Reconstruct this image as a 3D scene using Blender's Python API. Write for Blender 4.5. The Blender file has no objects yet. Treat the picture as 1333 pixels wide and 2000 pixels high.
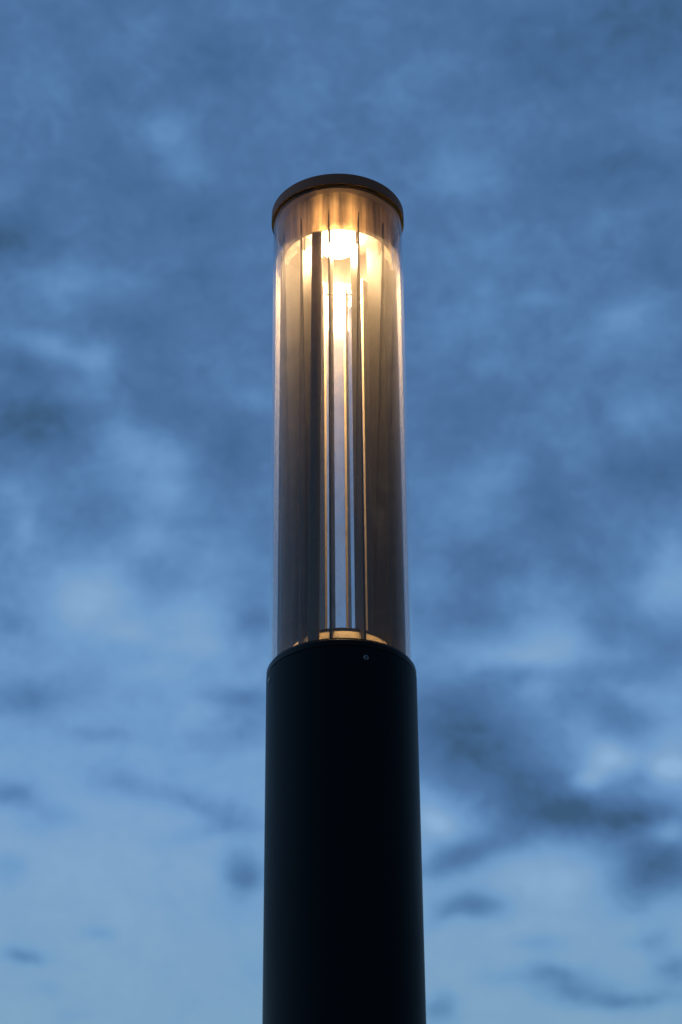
import bpy, bmesh, math, random
from mathutils import Matrix, Vector

random.seed(7)
R = math.radians
scene = bpy.context.scene
C = scene.collection

# ------------------------------------------------------------------ camera
CAM_H = 1.65            # eye height
DIST = 2.626            # camera to the axis of the lamp post, along +Y
cam_data = bpy.data.cameras.new('camera')
cam = bpy.data.objects.new('camera', cam_data)
C.objects.link(cam)
scene.camera = cam
cam_data.sensor_fit = 'VERTICAL'
cam_data.sensor_height = 36.0
cam_data.lens = 77.4
cam_data.clip_start = 0.05
cam_data.clip_end = 5000
cam.location = (0, -DIST, CAM_H)
cam.rotation_euler = (Matrix.Rotation(R(-0.028), 3, 'Z') @ Matrix.Rotation(R(90 + 30.85), 3, 'X')
                      @ Matrix.Rotation(R(-0.49), 3, 'Z')).to_euler()
cam_data.dof.use_dof = True
cam_data.dof.focus_distance = 3.08
cam_data.dof.aperture_fstop = 8.0

# ------------------------------------------------------------------ sky: overcast dusk
# cloud patches: azimuth, elevation, half-width, half-height (degrees), turn, lighter (+) or darker (-)
CLOUDS = [
    (-5.75, 40.44, 0.96, 0.56, 0.0, 0.23), (-4.93, 39.57, 0.73, 0.47, 0.0, 0.161), (-6.78, 42.89, 1.0, 0.53, 0.0, 0.103), (-9.88, 41.54, 1.07, 0.8, 0.0, 0.0805),
    (-3.17, 43.66, 1.29, 0.4, 0.0, 0.092), (-1.19, 42.03, 1.08, 0.8, 0.0, 0.092), (-9.06, 36.67, 1.25, 0.51, 0.0, 0.207), (-9.08, 36.01, 0.74, 0.33, 0.0, 0.115),
    (-6.93, 36.54, 1.33, 0.53, 0.0, 0.115), (-10.74, 38.63, 0.55, 0.56, 0.0, 0.138), (-9.35, 43.11, 1.1, 0.53, 0.0, -0.069), (-8.14, 41.41, 1.07, 0.4, 0.0, -0.115),
    (-4.19, 42.24, 1.62, 0.8, 0.0, -0.115), (-10.77, 37.45, 1.51, 0.87, 0.0, -0.299), (-7.49, 39.64, 1.56, 0.93, 0.0, -0.115), (-4.88, 38.46, 1.53, 0.53, 0.0, -0.0805),
    (-4.65, 36.9, 1.0, 0.67, 0.0, -0.092), (-6.07, 35.92, 1.97, 0.53, 0.0, -0.092), (1.14, 43.68, 1.11, 0.53, 0.0, 0.092), (3.75, 42.33, 0.99, 0.37, 0.0, 0.138),
    (2.14, 41.61, 0.89, 0.67, 0.0, 0.103), (4.11, 39.48, 1.29, 0.73, 0.0, 0.23), (4.45, 40.83, 1.06, 0.6, 0.0, 0.092), (4.83, 37.62, 1.35, 0.67, 0.0, 0.149),
    (4.52, 36.58, 0.43, 0.32, 0.0, 0.172), (6.53, 36.08, 0.82, 0.29, 0.0, 0.138), (8.66, 37.76, 0.67, 0.53, 0.0, 0.092), (9.07, 35.5, 1.31, 0.51, 20.0, 0.161),
    (11.15, 40.26, 1.05, 0.67, 0.0, 0.115), (4.24, 36.06, 0.82, 0.4, 0.0, 0.092), (6.1, 42.98, 2.19, 0.67, 0.0, -0.069), (11.0, 42.71, 2.9, 1.2, 0.0, -0.184),
    (7.07, 42.03, 1.44, 0.8, 0.0, -0.092), (9.19, 39.42, 2.24, 0.73, 0.0, -0.172), (10.68, 36.8, 1.16, 0.8, 0.0, -0.115), (3.37, 38.46, 0.85, 0.53, 0.0, -0.092),
    (6.22, 38.33, 1.7, 0.93, 0.0, -0.069), (-7.52, 34.59, 0.62, 0.48, 0.0, 0.23), (-9.22, 34.88, 1.62, 0.29, -5.0, 0.196), (-7.7, 33.73, 0.8, 0.53, 0.0, 0.115),
    (-6.76, 32.71, 0.67, 0.53, 0.0, 0.149), (-5.71, 32.16, 1.26, 0.73, 0.0, 0.23), (-5.28, 31.18, 0.86, 0.53, 0.0, 0.161), (-5.69, 30.1, 0.65, 0.43, 0.0, 0.161),
    (-9.35, 30.18, 0.49, 0.56, 0.0, 0.172), (-9.58, 31.03, 1.01, 0.37, 0.0, 0.115), (-7.35, 28.64, 1.21, 0.73, 0.0, 0.276), (-7.75, 28.03, 0.91, 0.53, 0.0, 0.092),
    (-6.24, 27.63, 0.78, 0.33, 0.0, 0.161), (-4.17, 28.15, 1.06, 0.73, 0.0, 0.161), (-3.99, 27.3, 0.9, 0.33, 0.0, 0.138), (-2.61, 33.8, 0.77, 0.32, 0.0, 0.161),
    (-3.15, 29.7, 1.15, 0.53, 0.0, 0.092), (-9.8, 34.28, 1.45, 0.32, -8.0, -0.184), (-9.05, 32.98, 1.75, 0.73, -5.0, -0.276), (-10.27, 32.63, 1.11, 0.8, 0.0, -0.138),
    (-6.54, 35.5, 1.31, 0.4, 0.0, -0.092), (-6.14, 34.2, 1.29, 1.07, 0.0, -0.138), (-3.37, 32.36, 0.98, 1.0, 0.0, -0.253), (-4.82, 33.19, 0.96, 0.53, 0.0, -0.115),
    (-7.62, 30.42, 1.16, 0.67, 0.0, -0.115), (-2.31, 29.78, 0.61, 0.6, 0.0, -0.115), (-2.66, 27.98, 0.63, 0.51, 0.0, -0.253), (-9.58, 27.73, 0.83, 0.53, 0.0, -0.184),
    (-5.57, 29.18, 0.76, 0.53, 0.0, -0.092), (3.89, 35.55, 1.31, 0.6, 0.0, 0.092), (4.79, 34.45, 0.81, 0.32, 0.0, 0.138), (9.52, 35.2, 1.14, 0.67, 0.0, 0.103),
    (9.28, 33.1, 1.19, 0.53, 0.0, 0.172), (6.8, 33.55, 0.64, 0.4, 0.0, 0.092), (4.63, 31.67, 1.17, 0.51, 0.0, 0.172), (7.12, 31.67, 0.7, 0.73, 0.0, 0.127),
    (3.88, 30.76, 0.93, 0.53, 0.0, 0.127), (9.81, 28.82, 0.68, 1.0, 0.0, 0.276), (9.08, 28.28, 0.76, 0.53, 0.0, 0.172), (5.83, 28.82, 1.22, 0.48, 0.0, 0.103),
    (5.92, 27.95, 1.06, 0.53, 0.0, 0.115), (6.46, 27.26, 1.2, 0.48, 0.0, 0.23), (5.54, 26.84, 1.05, 0.37, 0.0, 0.207), (4.15, 27.1, 1.5, 0.37, 0.0, 0.138),
    (2.95, 28.8, 0.91, 0.53, 0.0, 0.0575), (3.64, 33.83, 1.52, 0.93, 0.0, -0.115), (5.86, 33.73, 0.96, 0.53, 0.0, -0.092), (3.74, 32.63, 1.11, 0.67, 0.0, -0.115),
    (7.72, 33.22, 0.8, 0.53, 0.0, -0.115), (9.27, 31.51, 1.88, 0.73, 0.0, -0.253), (6.46, 31.18, 0.86, 1.0, 0.0, -0.184), (4.19, 29.42, 1.38, 0.67, 0.0, -0.196),
    (7.21, 29.14, 1.14, 0.53, 0.0, -0.115), (3.75, 28.11, 1.21, 0.53, 0.0, -0.207), (7.97, 27.57, 1.05, 0.67, 0.0, -0.207), (9.59, 26.79, 0.82, 0.6, 0.0, -0.184),
    (6.84, 30.22, 1.39, 0.67, 0.0, -0.0805), (-9.13, 25.78, 0.96, 0.53, 0.0, -0.26), (-7.92, 26.24, 0.82, 0.35, 0.0, -0.08), (-6.97, 24.99, 0.88, 0.23, 0.0, -0.18),
    (-9.21, 23.36, 0.8, 0.33, 0.0, -0.34), (-7.98, 22.96, 0.87, 0.27, -15.0, -0.14), (-8.38, 22.6, 0.65, 0.33, 0.0, -0.12), (-9.2, 21.42, 0.5, 0.42, 0.0, -0.15),
    (-6.48, 23.93, 0.73, 0.4, 0.0, -0.12), (-5.6, 23.59, 1.31, 0.28, -8.0, -0.135), (-4.02, 23.34, 0.94, 0.3, -20.0, -0.165), (-2.93, 22.9, 1.01, 0.4, -15.0, -0.195),
    (-4.27, 22.46, 0.72, 0.27, 10.0, -0.135), (-3.28, 22.61, 0.87, 0.23, 0.0, -0.12), (-2.62, 21.5, 0.6, 0.6, 0.0, -0.5), (-2.53, 20.38, 0.78, 0.42, 0.0, -0.1),
    (-6.68, 19.98, 0.38, 0.17, 0.0, -0.18), (-8.62, 19.28, 0.64, 0.2, -5.0, -0.33), (-7.82, 18.54, 0.42, 0.23, 0.0, -0.08), (-3.21, 26.03, 1.04, 0.23, 0.0, -0.18),
    (-2.69, 25.47, 0.89, 0.63, 0.0, -0.2), (-3.92, 24.99, 0.88, 0.4, 0.0, -0.1), (-7.11, 17.94, 0.84, 0.2, 0.0, -0.06), (-2.38, 19.22, 0.56, 0.5, 0.0, -0.08),
    (-4.23, 25.44, 0.89, 0.6, 0.0, 0.08), (-5.45, 26.64, 0.89, 0.27, 0.0, 0.08), (4.94, 24.23, 3.07, 1.6, -18.0, -0.12), (-7.07, 28.98, 3.96, 2.27, 0.0, 0.14),
    (-6.22, 27.3, 4.5, 1.47, 0.0, 0.07), (3.41, 25.6, 1.82, 1.04, 0.0, -0.291), (2.94, 24.69, 1.64, 1.21, 0.0, -0.269), (5.2, 23.76, 2.28, 1.07, -20.0, -0.448),
    (6.57, 22.83, 2.1, 0.62, -6.0, -0.381), (8.18, 22.63, 1.37, 0.49, 0.0, -0.336), (4.12, 22.17, 1.61, 0.45, 18.0, -0.381), (2.82, 21.69, 0.96, 0.38, 10.0, -0.314),
    (8.85, 21.56, 1.44, 1.04, 0.0, -0.616), (7.98, 21.09, 0.96, 0.69, 20.0, -0.224), (3.62, 20.63, 1.08, 0.38, 0.0, -0.426), (2.78, 20.4, 0.64, 0.24, 30.0, -0.157),
    (5.24, 19.68, 0.79, 0.26, 0.0, -0.202), (8.32, 19.54, 0.63, 0.31, 0.0, -0.202), (5.67, 18.87, 1.06, 0.32, -4.0, -0.34), (6.26, 18.43, 0.98, 0.29, 0.0, -0.28),
    (7.45, 18.13, 1.33, 0.24, 0.0, -0.314), (2.56, 18.1, 0.47, 0.42, 0.0, -0.314), (8.8, 18.82, 0.63, 0.42, 0.0, -0.336), (4.09, 18.76, 0.79, 0.24, 0.0, -0.112),
    (8.12, 25.09, 1.07, 0.52, -10.0, -0.246), (7.23, 25.76, 1.78, 0.45, 0.0, -0.16), (5.08, 26.47, 0.74, 0.29, 0.0, -0.14), (7.72, 26.39, 1.79, 0.33, 0.0, -0.14),
    (7.61, 24.23, 0.66, 0.4, 0.0, 0.36), (7.07, 23.71, 0.41, 0.32, 0.0, 0.312), (8.27, 23.61, 0.62, 0.38, 0.0, -0.179), (9.22, 23.87, 0.51, 0.32, 0.0, 0.36),
    (8.91, 22.18, 0.6, 0.37, 0.0, 0.48), (5.64, 26.02, 0.56, 0.4, 20.0, 0.18), (2.65, 22.73, 0.58, 0.32, -20.0, 0.26), (2.31, 23.26, 0.73, 0.53, 0.0, 0.1),
    (9.1, 25.58, 0.74, 0.4, 0.0, 0.1), (8.25, 25.77, 0.59, 0.27, -30.0, 0.1), (6.31, 21.18, 1.57, 0.53, 0.0, 0.12), (9.28, 24.52, 0.59, 0.45, 0.0, 0.12),
]
# overall brightness of the cloud deck against elevation (degrees)
DECK = [(0, .80), (14, .84), (17.8, .83), (20.5, .84), (22.5, .82), (24.5, .72), (26.9, .57), (28.5, .46), (30.9, .39),
        (33, .37), (36.2, .34), (40, .315), (43.9, .28), (60, .24), (90, .2)]
# cloud colour from dark grey-blue to the pale dusk light behind
TONES = [(0.0, (58, 90, 124)), (.15, (68, 104, 147)), (.32, (78, 115, 162)), (.5, (91, 133, 181)),
         (.7, (112, 155, 202)), (.85, (126, 163, 202)), (1.0, (140, 177, 216))]


def lin(c):
    return tuple((v / 255 / 12.92) if v / 255 <= .04045 else ((v / 255 + .055) / 1.055) ** 2.4 for v in c) + (1,)


class Nodes:
    def __init__(self, tree):
        self.t = tree
        self.t.nodes.clear()

    def new(self, kind, ins=None, **props):
        n = self.t.nodes.new(kind)
        for k, v in props.items():
            setattr(n, k, v)
        for k, v in (ins or {}).items():
            if isinstance(v, bpy.types.NodeSocket):
                self.t.links.new(v, n.inputs[k])
            else:
                n.inputs[k].default_value = v
        return n

    def math(self, op, a, b=0.0, c=0.0, clamp=False):
        return self.new('ShaderNodeMath', {0: a, 1: b, 2: c}, operation=op, use_clamp=clamp).outputs[0]

    def vec(self, op, a, b=(0, 0, 0)):
        n = self.new('ShaderNodeVectorMath', {0: a, 1: b}, operation=op)
        return n.outputs['Value'] if op in ('DOT_PRODUCT', 'LENGTH') else n.outputs[0]

    def ramp(self, fac, stops, interp='LINEAR'):
        n = self.new('ShaderNodeValToRGB', {'Fac': fac})
        cr = n.color_ramp
        cr.interpolation = interp
        while len(cr.elements) < len(stops):
            cr.elements.new(0.5)
        for e, (p, c) in zip(cr.elements, stops):
            e.position = p
            e.color = c if hasattr(c, '__len__') else (c, c, c, 1)
        return n.outputs['Color']

    def noise(self, vec, scale, detail=4, rough=.55, dist=0.0):
        return self.new('ShaderNodeTexNoise', {'Vector': vec, 'Scale': scale, 'Detail': detail, 'Roughness': rough,
                                               'Distortion': dist})


world = bpy.data.worlds.new('World')
scene.world = world
world.use_nodes = True
N = Nodes(world.node_tree)
direction = N.new('ShaderNodeTexCoord').outputs['Generated']
sep = N.new('ShaderNodeSeparateXYZ', {0: direction})
el = N.math('MULTIPLY', N.math('ARCSINE', sep.outputs['Z']), 57.29578)
az = N.math('MULTIPLY', N.math('ARCTAN2', sep.outputs['X'], sep.outputs['Y']), 57.29578)
flat = N.new('ShaderNodeCombineXYZ', {0: az, 1: el, 2: 0.0}).outputs[0]
stretched = N.vec('MULTIPLY', direction, (1.0, 1.0, 1.3))
w1 = N.noise(stretched, 16.0, 3, .55)
w2 = N.noise(stretched, 55.0, 3, .5)
warp = N.vec('SUBTRACT', w1.outputs['Color'], (.5, .5, .5))
warp2 = N.vec('SUBTRACT', w2.outputs['Color'], (.5, .5, .5))
pos = N.vec('ADD', flat, N.vec('MULTIPLY', warp, (.75, .5, 0)))
pos = N.vec('ADD', pos, N.vec('MULTIPLY', warp2, (.40, .28, 0)))
pos = N.new('ShaderNodeSeparateXYZ', {0: pos})
acc = N.ramp(N.math('DIVIDE', N.math('MAXIMUM', el, 0.0), 90.0), [(e / 90, v) for e, v in DECK])
for (a, e, rx_, ry_, turn, amp) in CLOUDS:
    # (the running sum rides along on the unused third axis: it makes the patches evaluate one after the other)
    v = N.new('ShaderNodeCombineXYZ', {0: pos.outputs[0], 1: pos.outputs[1], 2: acc}).outputs[0]
    m = N.new('ShaderNodeMapping', {'Vector': v, 'Location': (a, e, 0), 'Rotation': (0, 0, R(turn)),
                                    'Scale': (rx_, ry_, 1e5)}, vector_type='TEXTURE').outputs[0]
    g = N.math('POWER', .3679, N.vec('DOT_PRODUCT', m, m))
    acc = N.math('MULTIPLY_ADD', g, amp, acc)
# the deck goes on all round: broad banks where no single patch is described
wide = N.new('ShaderNodeMapRange', {'Value': N.math('ABSOLUTE', az), 1: 11.0, 2: 20.0, 3: 0.0, 4: .9}).outputs[0]
f0 = N.noise(stretched, 7.5, 5, .5, .4)
acc = N.math('MULTIPLY_ADD', N.math('SUBTRACT', f0.outputs['Fac'], .5), wide, acc)
f1 = N.noise(stretched, 12.0, 6, .55)
f2 = N.noise(stretched, 34.0, 5, .5, .4)
acc = N.math('MULTIPLY_ADD', N.math('SUBTRACT', f1.outputs['Fac'], .5), .17, acc)
acc = N.math('MULTIPLY_ADD', N.math('SUBTRACT', f2.outputs['Fac'], .5), .11, acc)
f3 = N.noise(stretched, 75.0, 5, .6, .5)
# fine billows show in the thick cloud, hardly at all in the clear strip
thick = N.math('SUBTRACT', 1.25, N.math('MINIMUM', acc, 1.0))
acc = N.math('MULTIPLY_ADD', N.math('SUBTRACT', f3.outputs['Fac'], .5), N.math('MULTIPLY', thick, .36), acc)
f4 = N.noise(stretched, 170.0, 4, .6, .3)
acc = N.math('MULTIPLY_ADD', N.math('SUBTRACT', f4.outputs['Fac'], .5), N.math('MULTIPLY', thick, .16), acc)
tone = N.ramp(acc, [(p, lin(c)) for p, c in TONES])
# the clear strip low in the west is a little greener than the cloud above it
low = N.new('ShaderNodeMapRange', {'Value': el, 1: 17.0, 2: 23.0, 3: .90, 4: 1.0}).outputs[0]
tone = N.vec('MULTIPLY', tone, N.new('ShaderNodeCombineXYZ', {0: .98, 1: 1.0, 2: low}).outputs[0])
# the sun has set ahead: the sky behind the viewer is already darker
side = N.new('ShaderNodeMapRange', {'Value': N.vec('DOT_PRODUCT', direction, (-.45, .89, 0)), 1: -.5, 2: .72, 3: .22, 4: 1.0},
             interpolation_type='SMOOTHSTEP').outputs[0]
# nothing but dark land below the horizon
land = N.new('ShaderNodeMapRange', {'Value': el, 1: -1.0, 2: 1.0, 3: .05, 4: 1.0}).outputs[0]
bg_clouds = N.new('ShaderNodeBackground', {'Color': tone, 'Strength': N.math('MULTIPLY', side, land)})
nishita = N.new('ShaderNodeTexSky', sky_type='NISHITA', sun_disc=False, sun_elevation=R(-4.0), sun_rotation=R(0))
bg_air = N.new('ShaderNodeBackground', {'Color': nishita.outputs[0], 'Strength': 0.05})
both = N.new('ShaderNodeAddShader', {0: bg_clouds.outputs[0], 1: bg_air.outputs[0]})
N.new('ShaderNodeOutputWorld', {'Surface': both.outputs[0]})
world.cycles.sampling_method = 'MANUAL'
world.cycles.sample_map_resolution = 512

# ------------------------------------------------------------------ exposure and render settings
vs = scene.view_settings
vs.view_transform = 'Standard'
vs.look = 'None'
vs.exposure = 0.0
vs.gamma = 1.0
vs.use_curve_mapping = False
cy = scene.cycles
cy.use_denoising = True
cy.max_bounces = 16
cy.diffuse_bounces = 5
cy.glossy_bounces = 8
cy.transmission_bounces = 12
cy.transparent_max_bounces = 24
cy.sample_clamp_indirect = 6.0
cy.blur_glossy = 0.3


# ------------------------------------------------------------------ materials
def material(name):
    m = bpy.data.materials.new(name)
    m.use_nodes = True
    return m, Nodes(m.node_tree)


def obj_coords(n, scale=(1, 1, 1)):
    return n.vec('MULTIPLY', n.new('ShaderNodeTexCoord').outputs['Object'], scale)


def painted(name, col, rough, var=.25, bump=.05, scale=900.0, spec=.5, metallic=0.0):
    """powder-coated metal: fine orange-peel and faint unevenness in tone and gloss"""
    m, n = material(name)
    co = obj_coords(n)
    big = n.noise(n.vec('MULTIPLY', co, (1, 1, .25)), 9.0, 5, .6).outputs['Fac']
    fine = n.noise(co, scale, 2, .5).outputs['Fac']
    k = n.math('MULTIPLY_ADD', n.math('SUBTRACT', big, .5), var * 2, 1.0)
    c = n.vec('MULTIPLY', n.new('ShaderNodeCombineXYZ', {0: k, 1: k, 2: k}).outputs[0], col)
    r = n.math('MULTIPLY_ADD', n.math('SUBTRACT', big, .5), .3, rough, clamp=True)
    b = n.new('ShaderNodeBump', {'Strength': bump, 'Distance': .0006, 'Height': fine})
    p = n.new('ShaderNodeBsdfPrincipled', {'Base Color': c, 'Roughness': r, 'Metallic': metallic,
                                           'Specular IOR Level': spec, 'Normal': b.outputs[0]})
    n.new('ShaderNodeOutputMaterial', {'Surface': p.outputs[0]})
    return m


mat_pole = painted('black_powder_coat', (.011, .021, .028), .50, .3, .08, 1400, .18)
mat_collar = painted('black_collar_coat', (.006, .008, .010), .38, .2, .05, 1400, .35)
mat_cap = painted('veiled_bronze_coat', (.68, .29, .19), .55, .15, .04, 1400, .15)  # bronze brightened: the warm lens veil over the cap is in the colour
mat_groove = painted('olive_lamplit_underside', (.34, .27, .07), .6, .15, .04, 1400, .2)  # lamplight on the cap's underside is put into this olive
mat_screw = painted('stainless_steel', (.62, .63, .64), .4, .1, .0, 900, .5, .35)
mat_dark = painted('screw_recess', (.01, .01, .011), .7, .1, .0)
mat_cone = painted('pale_bronze_coat', (.88, .68, .36), .6, .12, .12, 2200, .3)
mat_lip = painted('bronze_lip', (.10, .085, .07), .5, .12, .05, 1500, .4)
mat_ground = painted('dark_paving', (.05, .05, .05), .85, .3, .1, 60, .3)


def fin_material():
    m, n = material('bronze_anodised_fin')
    co = obj_coords(n)
    streak = n.noise(n.vec('MULTIPLY', co, (1, 1, .05)), 160.0, 4, .6).outputs['Fac']
    cloudy = n.noise(co, 22.0, 6, .65, 1.2).outputs['Fac']
    grit = n.noise(co, 520.0, 3, .65).outputs['Fac']
    k = n.math('MULTIPLY_ADD', n.math('SUBTRACT', streak, .5), .8, 1.0)
    k = n.math('MULTIPLY_ADD', n.math('SUBTRACT', cloudy, .5), 1.2, k)
    k = n.math('MULTIPLY_ADD', n.math('SUBTRACT', grit, .5), .9, k)
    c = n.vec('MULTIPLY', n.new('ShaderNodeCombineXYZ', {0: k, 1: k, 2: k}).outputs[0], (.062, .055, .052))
    r = n.math('MULTIPLY_ADD', n.math('SUBTRACT', cloudy, .5), .4, .42, clamp=True)
    b = n.new('ShaderNodeBump', {'Strength': .3, 'Distance': .001, 'Height': grit})
    p = n.new('ShaderNodeBsdfPrincipled', {'Base Color': c, 'Roughness': r, 'Metallic': 0.0,
                                           'Specular IOR Level': .5, 'Normal': b.outputs[0]})
    n.new('ShaderNodeOutputMaterial', {'Surface': p.outputs[0]})
    return m


mat_fin = fin_material()
mat_channel = painted('dark_anodised_profile', (.24, .18, .14), .4, .2, .1, 1200, .4)


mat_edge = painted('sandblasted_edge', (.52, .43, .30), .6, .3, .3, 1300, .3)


def clear_tube(name, dust_amount, rough):
    """clear acrylic wall: straight-through transmission, Fresnel reflection, a film of dust and fine scratches"""
    m, n = material(name)
    co = obj_coords(n)
    streak = n.noise(n.vec('MULTIPLY', co, (1, 1, .03)), 120.0, 4, .6).outputs['Fac']
    smear = n.noise(n.vec('MULTIPLY', co, (1, 1, .6)), 26.0, 7, .68, 1.6).outputs['Fac']
    speck = n.noise(co, 700.0, 2, .6).outputs['Fac']
    scr = n.new('ShaderNodeTexWave', {'Vector': co, 'Scale': 30.0, 'Distortion': 16.0, 'Detail': 4.0,
                                      'Detail Scale': 2.5}, wave_type='BANDS', bands_direction='DIAGONAL').outputs['Fac']
    scratch = n.math('MULTIPLY', n.math('POWER', scr, 24.0), n.math('GREATER_THAN', smear, .52))
    spots = n.math('MULTIPLY', n.new('ShaderNodeMapRange', {'Value': speck, 1: .70, 2: .80, 3: 0.0, 4: 1.0}).outputs[0], 1.0)
    d = n.math('ADD', n.math('POWER', smear, 2.2), n.math('MULTIPLY', streak, .25))
    d = n.math('ADD', d, n.math('MULTIPLY', scratch, .25))
    d = n.math('ADD', d, n.math('MULTIPLY', spots, .5))
    edge = n.new('ShaderNodeLayerWeight', {'Blend': .35}).outputs['Facing']
    rim = n.math('MULTIPLY', n.math('POWER', edge, 3.0), n.math('MULTIPLY_ADD', streak, .6, .9))
    d = n.math('ADD', d, rim)
    d = n.math('MULTIPLY', d, dust_amount, clamp=True)
    clear = n.new('ShaderNodeBsdfTransparent', {'Color': (.99, .99, .99, 1)})
    bump = n.new('ShaderNodeBump', {'Strength': .05, 'Distance': .001, 'Height': smear})
    gloss = n.new('ShaderNodeBsdfGlossy', {'Color': (1, 1, 1, 1), 'Roughness': rough, 'Normal': bump.outputs[0]})
    fr = n.new('ShaderNodeFresnel', {'IOR': 1.49}).outputs[0]
    geo = n.new('ShaderNodeNewGeometry')
    # the same Fresnel term seen from either side of the sheet
    cosi = n.math('ABSOLUTE', n.vec('DOT_PRODUCT', geo.outputs['Normal'], geo.outputs['Incoming']))
    sch = n.math('MULTIPLY_ADD', n.math('POWER', n.math('SUBTRACT', 1.0, cosi), 5.0), .961, .039)
    mix = n.new('ShaderNodeMixShader', {0: sch, 1: clear.outputs[0], 2: gloss.outputs[0]})
    df = n.new('ShaderNodeBsdfDiffuse', {'Color': (.8, .78, .75, 1)})
    tl = n.new('ShaderNodeBsdfTranslucent', {'Color': (.8, .78, .75, 1)})
    film = n.new('ShaderNodeMixShader', {0: .17, 1: df.outputs[0], 2: tl.outputs[0]})
    out = n.new('ShaderNodeMixShader', {0: d, 1: mix.outputs[0], 2: film.outputs[0]})
    n.new('ShaderNodeOutputMaterial', {'Surface': out.outputs[0]})
    return m


mat_tube_out = clear_tube('acrylic_outer_face', .03, .03)
mat_tube_in = clear_tube('acrylic_inner_face', .34, .16)


def frosted(name, haze_amount, gloss_amount, film_amount):
    m, n = material(name)
    co = obj_coords(n)
    wob = n.noise(n.vec('MULTIPLY', co, (1, 1, .8)), 120.0, 3, .5, .8).outputs['Fac']
    b = n.new('ShaderNodeBump', {'Strength': .6, 'Distance': .002, 'Height': wob})
    tl = n.new('ShaderNodeBsdfTranslucent', {'Color': (.55, .50, .44, 1)})
    df = n.new('ShaderNodeBsdfDiffuse', {'Color': (.50, .47, .44, 1)})
    gl = n.new('ShaderNodeBsdfGlossy', {'Color': (.9, .9, .9, 1), 'Roughness': .12, 'Normal': b.outputs[0]})
    haze = n.new('ShaderNodeBsdfRefraction', {'Color': (.9, .88, .85, 1), 'Roughness': .55, 'IOR': 1.12})
    tr = n.new('ShaderNodeBsdfTransparent', {'Color': (.9, .89, .88, 1)})
    acc = n.new('ShaderNodeMixShader', {0: haze_amount, 1: tr.outputs[0], 2: haze.outputs[0]})
    acc = n.new('ShaderNodeMixShader', {0: gloss_amount, 1: acc.outputs[0], 2: gl.outputs[0]})
    film = n.new('ShaderNodeMixShader', {0: .5, 1: df.outputs[0], 2: tl.outputs[0]})
    acc = n.new('ShaderNodeMixShader', {0: film_amount, 1: acc.outputs[0], 2: film.outputs[0]})
    n.new('ShaderNodeOutputMaterial', {'Surface': acc.outputs[0]})
    return m


mat_ring = frosted('frosted_acrylic', .12, .08, .055)


def hammered():
    m, n = material('hammered_reflector')
    co = obj_coords(n)
    wob = n.noise(n.vec('MULTIPLY', co, (1, 1, 1.3)), 95.0, 3, .5, .8).outputs['Fac']
    b = n.new('ShaderNodeBump', {'Strength': .45, 'Distance': .003, 'Height': wob})
    p = n.new('ShaderNodeBsdfPrincipled', {'Base Color': (.20, .185, .185, 1), 'Roughness': .24, 'Metallic': .75, 'Normal': b.outputs[0]})
    haze = n.new('ShaderNodeBsdfRefraction', {'Color': (.9, .78, .60, 1), 'Roughness': .8, 'IOR': 1.12})  # passes lamplight through the metal as a warm glow, imitating lens bloom
    streak = n.noise(n.vec('MULTIPLY', co, (1, 1, .04)), 75.0, 4, .6).outputs['Fac']
    thin = n.new('ShaderNodeMapRange', {'Value': streak, 1: .32, 2: .68, 3: .10, 4: .52}).outputs[0]  # vertical streaks in the glow stand in for reflections on the housing
    acc = n.new('ShaderNodeMixShader', {0: thin, 1: p.outputs[0], 2: haze.outputs[0]})
    n.new('ShaderNodeOutputMaterial', {'Surface': acc.outputs[0]})
    return m


mat_sleeve = hammered()
mat_ceiling = painted('satin_aluminium', (.17, .15, .14), .5, .1, .05, 600, .4, .1)


def glow(name, col, strength):
    m, n = material(name)
    # the lens throws most of its light downwards
    nz = n.new('ShaderNodeSeparateXYZ', {0: n.new('ShaderNodeNewGeometry').outputs['True Normal']}).outputs['Z']
    down = n.math('POWER', n.math('ABSOLUTE', nz), 2.0)
    power = n.math('MULTIPLY', n.math('MULTIPLY_ADD', down, .94, .06), strength)
    e = n.new('ShaderNodeEmission', {'Color': col, 'Strength': power})
    n.new('ShaderNodeOutputMaterial', {'Surface': e.outputs[0]})
    return m


mat_led = glow('warm_white_led', (1.0, .63, .29, 1), 1050.0)


# ------------------------------------------------------------------ mesh helpers
def link(name, bm, mats, parent=None, smooth=True, angle=35):
    me = bpy.data.meshes.new(name)
    bmesh.ops.recalc_face_normals(bm, faces=bm.faces)
    for f in bm.faces:
        f.smooth = smooth
    if smooth:
        for e in bm.edges:
            if len(e.link_faces) == 2 and e.calc_face_angle(0) > R(angle):
                e.smooth = False
    bm.to_mesh(me)
    bm.free()
    for m in (mats if isinstance(mats, (list, tuple)) else [mats]):
        me.materials.append(m)
    o = bpy.data.objects.new(name, me)
    C.objects.link(o)
    if parent:
        o.parent = parent
    return o


def lathe(profile, seg=192, closed=True):
    """turn a list of (radius, height) about Z; a closed profile makes a ring-shaped solid"""
    bm = bmesh.new()
    rings = []
    for r, z in profile:
        if r < 1e-6:
            rings.append([bm.verts.new((0, 0, z))])
        else:
            rings.append([bm.verts.new((r * math.cos(2 * math.pi * i / seg), r * math.sin(2 * math.pi * i / seg), z))
                          for i in range(seg)])
    pairs = list(zip(rings, rings[1:])) + ([(rings[-1], rings[0])] if closed else [])
    for a, b in pairs:
        for i in range(seg):
            j = (i + 1) % seg
            if len(a) == 1 and len(b) == 1:
                continue
            if len(a) == 1:
                bm.faces.new((a[0], b[i], b[j]))
            elif len(b) == 1:
                bm.faces.new((a[i], a[j], b[0]))
            else:
                bm.faces.new((a[i], a[j], b[j], b[i]))
    return bm


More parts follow.
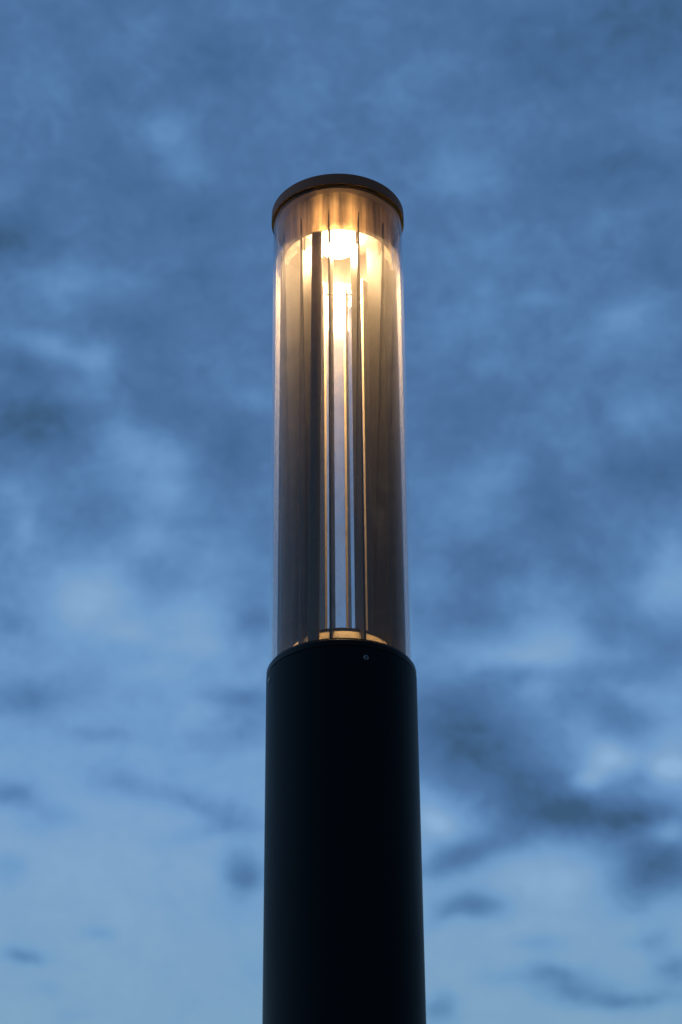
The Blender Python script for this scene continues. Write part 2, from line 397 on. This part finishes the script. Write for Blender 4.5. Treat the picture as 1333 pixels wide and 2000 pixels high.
def arc(cx, cz, rad, a0, a1, n=8):
    return [(cx + rad * math.cos(R(a0 + (a1 - a0) * i / n)), cz + rad * math.sin(R(a0 + (a1 - a0) * i / n)))
            for i in range(n + 1)]


# ------------------------------------------------------------------ the setting
bm = lathe([(0, -.02), (120, -.02), (120, 0), (0, 0)], 96, closed=False)
ground = link('ground', bm, mat_ground)
ground['kind'] = 'structure'

# ------------------------------------------------------------------ the lamp post
Z_SEAM = 1.65 + 1.309          # seam between pole and collar
Z_CAP = 1.65 + 2.071           # lower edge of the cap
R_POLE = .1000
R_OUT, R_IN = .0961, .0921     # clear tube
R_FIN_OUT, R_FIN_IN = .0870, .0560
Z_RIM = Z_CAP - .070           # lower edge of the frosted sleeve

lamp = bpy.data.objects.new('street_lamp', None)
lamp.location = (0, 0, 0)
C.objects.link(lamp)
lamp['label'] = 'round black lamp post with a lit clear cylinder head under a dark cap'
lamp['category'] = 'street lamp'

# pole: a straight tube with a tiny shadow gap below the collar
prof = [(R_POLE, 0), (R_POLE, Z_SEAM - .0022)] + arc(R_POLE - .0008, Z_SEAM - .0014, .0008, 0, 90, 3) \
    + [(R_POLE - .004, Z_SEAM - .0006), (R_POLE - .004, 0)]
pole = link('pole', lathe(prof), mat_pole, lamp)

prof = [(R_POLE - .0045, Z_SEAM - .0006), (R_POLE - .0006, Z_SEAM + .0003)] \
    + [(R_POLE - .0003, Z_SEAM + .0007)] + arc(R_POLE - .0040, Z_SEAM + .0068, .0038, 0, 75, 10) \
    + [(R_OUT + .0008, Z_SEAM + .0122), (R_OUT + .0003, Z_SEAM + .0122), (R_OUT + .0003, Z_SEAM - .0006)]
link('collar', lathe(prof), mat_collar, lamp)


def screw_bm(ang, z):
    """button-head screw with a hexagon socket, lying against the pole"""
    bm = lathe([(.0, .0004), (.0015, .0004), (.0016, .0013), (.0024, .0013), (.0032, .0008), (.0036, .0002), (.0036, -.0004)],
               28, closed=False)
    return bm


for k in range(4):
    ang = 18.6 + 90 * k
    s = link('screw', screw_bm(ang, 0), mat_screw, pole)
    d = Vector((math.sin(R(ang)), -math.cos(R(ang)), 0))
    s.location = d * R_POLE + Vector((0, 0, Z_SEAM - .0158))
    s.rotation_euler = d.to_track_quat('Z', 'Y').to_euler()
    hole = link('socket', lathe([(0, .0003), (.0016, .0003), (.0016, .0006), (0, .0006)], 6, closed=False), mat_dark, s)

# clear acrylic tube: outer and inner faces of a real wall
bm = lathe([(R_OUT, Z_SEAM), (R_OUT, Z_CAP + .010), (R_IN, Z_CAP + .010), (R_IN, Z_SEAM)], 256)
for f in bm.faces:
    c = f.calc_center_median()
    f.material_index = 1 if math.hypot(c.x, c.y) < (R_IN + R_OUT) / 2 else 0
link('clear_tube', bm, [mat_tube_out, mat_tube_in], lamp)

# cap: dark disc with a turned-down edge, a groove round the tube, pale ceiling inside
R_CAP = .0996
prof = [(0, Z_CAP + .0215), (R_CAP - .012, Z_CAP + .0205)] + arc(R_CAP - .0030, Z_CAP + .0170, .0030, 80, 0, 6) \
    + [(R_CAP, Z_CAP + .0006), (R_CAP - .0006, Z_CAP), (R_CAP - .0020, Z_CAP), (R_CAP - .0022, Z_CAP + .0060),
       (R_OUT + .0006, Z_CAP + .0060), (R_OUT + .0006, Z_CAP + .0110), (R_IN - .0010, Z_CAP + .0110),
       (R_IN - .0010, Z_CAP + .0020), (0, Z_CAP + .0020)]
bm = lathe(prof, 256, closed=False)
for f in bm.faces:
    c = f.calc_center_median()
    if c.z < Z_CAP + .0115 and math.hypot(c.x, c.y) < R_CAP - .0005:
        f.material_index = 1
cap = link('cap', bm, [mat_cap, mat_groove], lamp)
ceil = link('ceiling_plate', lathe([(0, Z_CAP + .0016), (R_IN - .0016, Z_CAP + .0016), (R_IN - .0016, Z_CAP - .0010),
                                    (.0150, Z_CAP - .0010), (.0120, Z_CAP - .0235), (0, Z_CAP - .0235)], 192, closed=False),
            mat_ceiling, lamp)

# satin reflector housing hanging round the lamp, a frosted ring below it
R_SL = .0800
link('diffuser_ring', lathe([(R_SL + .0016, Z_RIM), (R_SL + .0016, Z_RIM - .0235), (R_SL + .0002, Z_RIM - .0235), (R_SL + .0002, Z_RIM)],
                            192), mat_ring, lamp)
link('reflector_housing', lathe([(R_SL, Z_CAP - .0012), (R_SL, Z_RIM), (R_SL - .0016, Z_RIM), (R_SL - .0016, Z_CAP - .0012)], 192),
     mat_sleeve, lamp)

# the lamp itself: a shallow domed disc
led = link('led_lamp', lathe([(.0300, Z_CAP - .0242), (.0300, Z_CAP - .0340), (.0270, Z_CAP - .0415), (.0200, Z_CAP - .0460), (.0100, Z_CAP - .0480), (0, Z_CAP - .0485)],
                             96, closed=False), mat_led, lamp)

# foot ring inside the tube: pale cone under a thin dark lip
Z_LIP = Z_SEAM + .0400
R_LIP = .0690
link('foot_cone', lathe([(R_LIP - .0005, Z_LIP - .0016), (.0885, Z_SEAM + .006), (.0885, Z_SEAM + .001), (R_LIP - .012, Z_SEAM + .001),
                         (R_LIP - .012, Z_LIP - .0016)], 192), mat_cone, lamp)
link('lip_ring', lathe([(R_LIP + .0006, Z_LIP - .0014), (R_LIP + .0006, Z_LIP + .0014), (R_LIP - .0130, Z_LIP + .0014),
                        (R_LIP - .0130, Z_LIP - .0014)], 192), mat_lip, lamp)


def fin_bm():
    """one radial plate, outer edge at -Y; its foot is cut to the slope of the cone"""
    t = .0017
    o, i = -R_FIN_OUT, -R_FIN_IN
    zt = Z_RIM + .002
    slope = (Z_LIP - Z_SEAM - .006) / (.0885 - R_LIP)
    def cone_z(r):
        return Z_LIP + .0016 if r <= R_LIP + .0008 else Z_LIP + .0016 - (r - R_LIP - .0008) * slope
    pts = [(o, cone_z(R_FIN_OUT)), (-(R_LIP + .0008), Z_LIP + .0016), (i, Z_LIP + .0016), (i, zt), (-.0776, zt), (-.0776, zt - .027), (-.0838, zt - .027), (-.0838, zt + .012), (-.0852, zt + .030), (o, zt + .030)]
    bm = bmesh.new()
    a = [bm.verts.new((-t, y, z)) for y, z in pts]
    b = [bm.verts.new((t, y, z)) for y, z in pts]
    for v in a + b:
        if v.co.z > zt + .01:
            v.co.x *= .60 if v.co.z < zt + .02 else .25      # the rib beside the housing thins out upwards
    bm.faces.new(a)
    bm.faces.new(list(reversed(b)))
    for k in range(len(pts)):
        j = (k + 1) % len(pts)
        bm.faces.new((a[k], b[k], b[j], a[j]))
    bmesh.ops.recalc_face_normals(bm, faces=bm.faces)
    bmesh.ops.bevel(bm, geom=[e for e in bm.edges], offset=.0003, segments=1, affect='EDGES')
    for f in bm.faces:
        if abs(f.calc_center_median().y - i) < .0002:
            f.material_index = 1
    return bm


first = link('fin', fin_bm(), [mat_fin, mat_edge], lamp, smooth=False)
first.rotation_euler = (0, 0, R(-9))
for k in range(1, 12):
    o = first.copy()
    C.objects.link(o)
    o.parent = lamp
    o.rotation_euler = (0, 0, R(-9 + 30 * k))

# the cable channel that feeds the lamp: a flat dark profile inside the tube, between two fins
def channel_bm():
    bm = bmesh.new()
    rings = []
    for z, xc in ((Z_SEAM + .002, -.0362), (Z_RIM - .002, -.0302)):
        hw, y0, y1 = .0076, -.0795, -.0690
        rings.append([bm.verts.new(p) for p in ((xc - hw, y0 + .004, z), (xc - hw + .001, y0 + .003, z), (xc + hw - .001, y0, z), (xc + hw, y0 + .001, z), (xc + hw, y1, z), (xc - hw, y1, z))])
    n = len(rings[0])
    for k in range(n):
        j = (k + 1) % n
        bm.faces.new((rings[0][k], rings[0][j], rings[1][j], rings[1][k]))
    bm.faces.new(list(reversed(rings[0])))
    bm.faces.new(rings[1])
    return bm


link('cable_channel', channel_bm(), mat_channel, lamp, smooth=False)
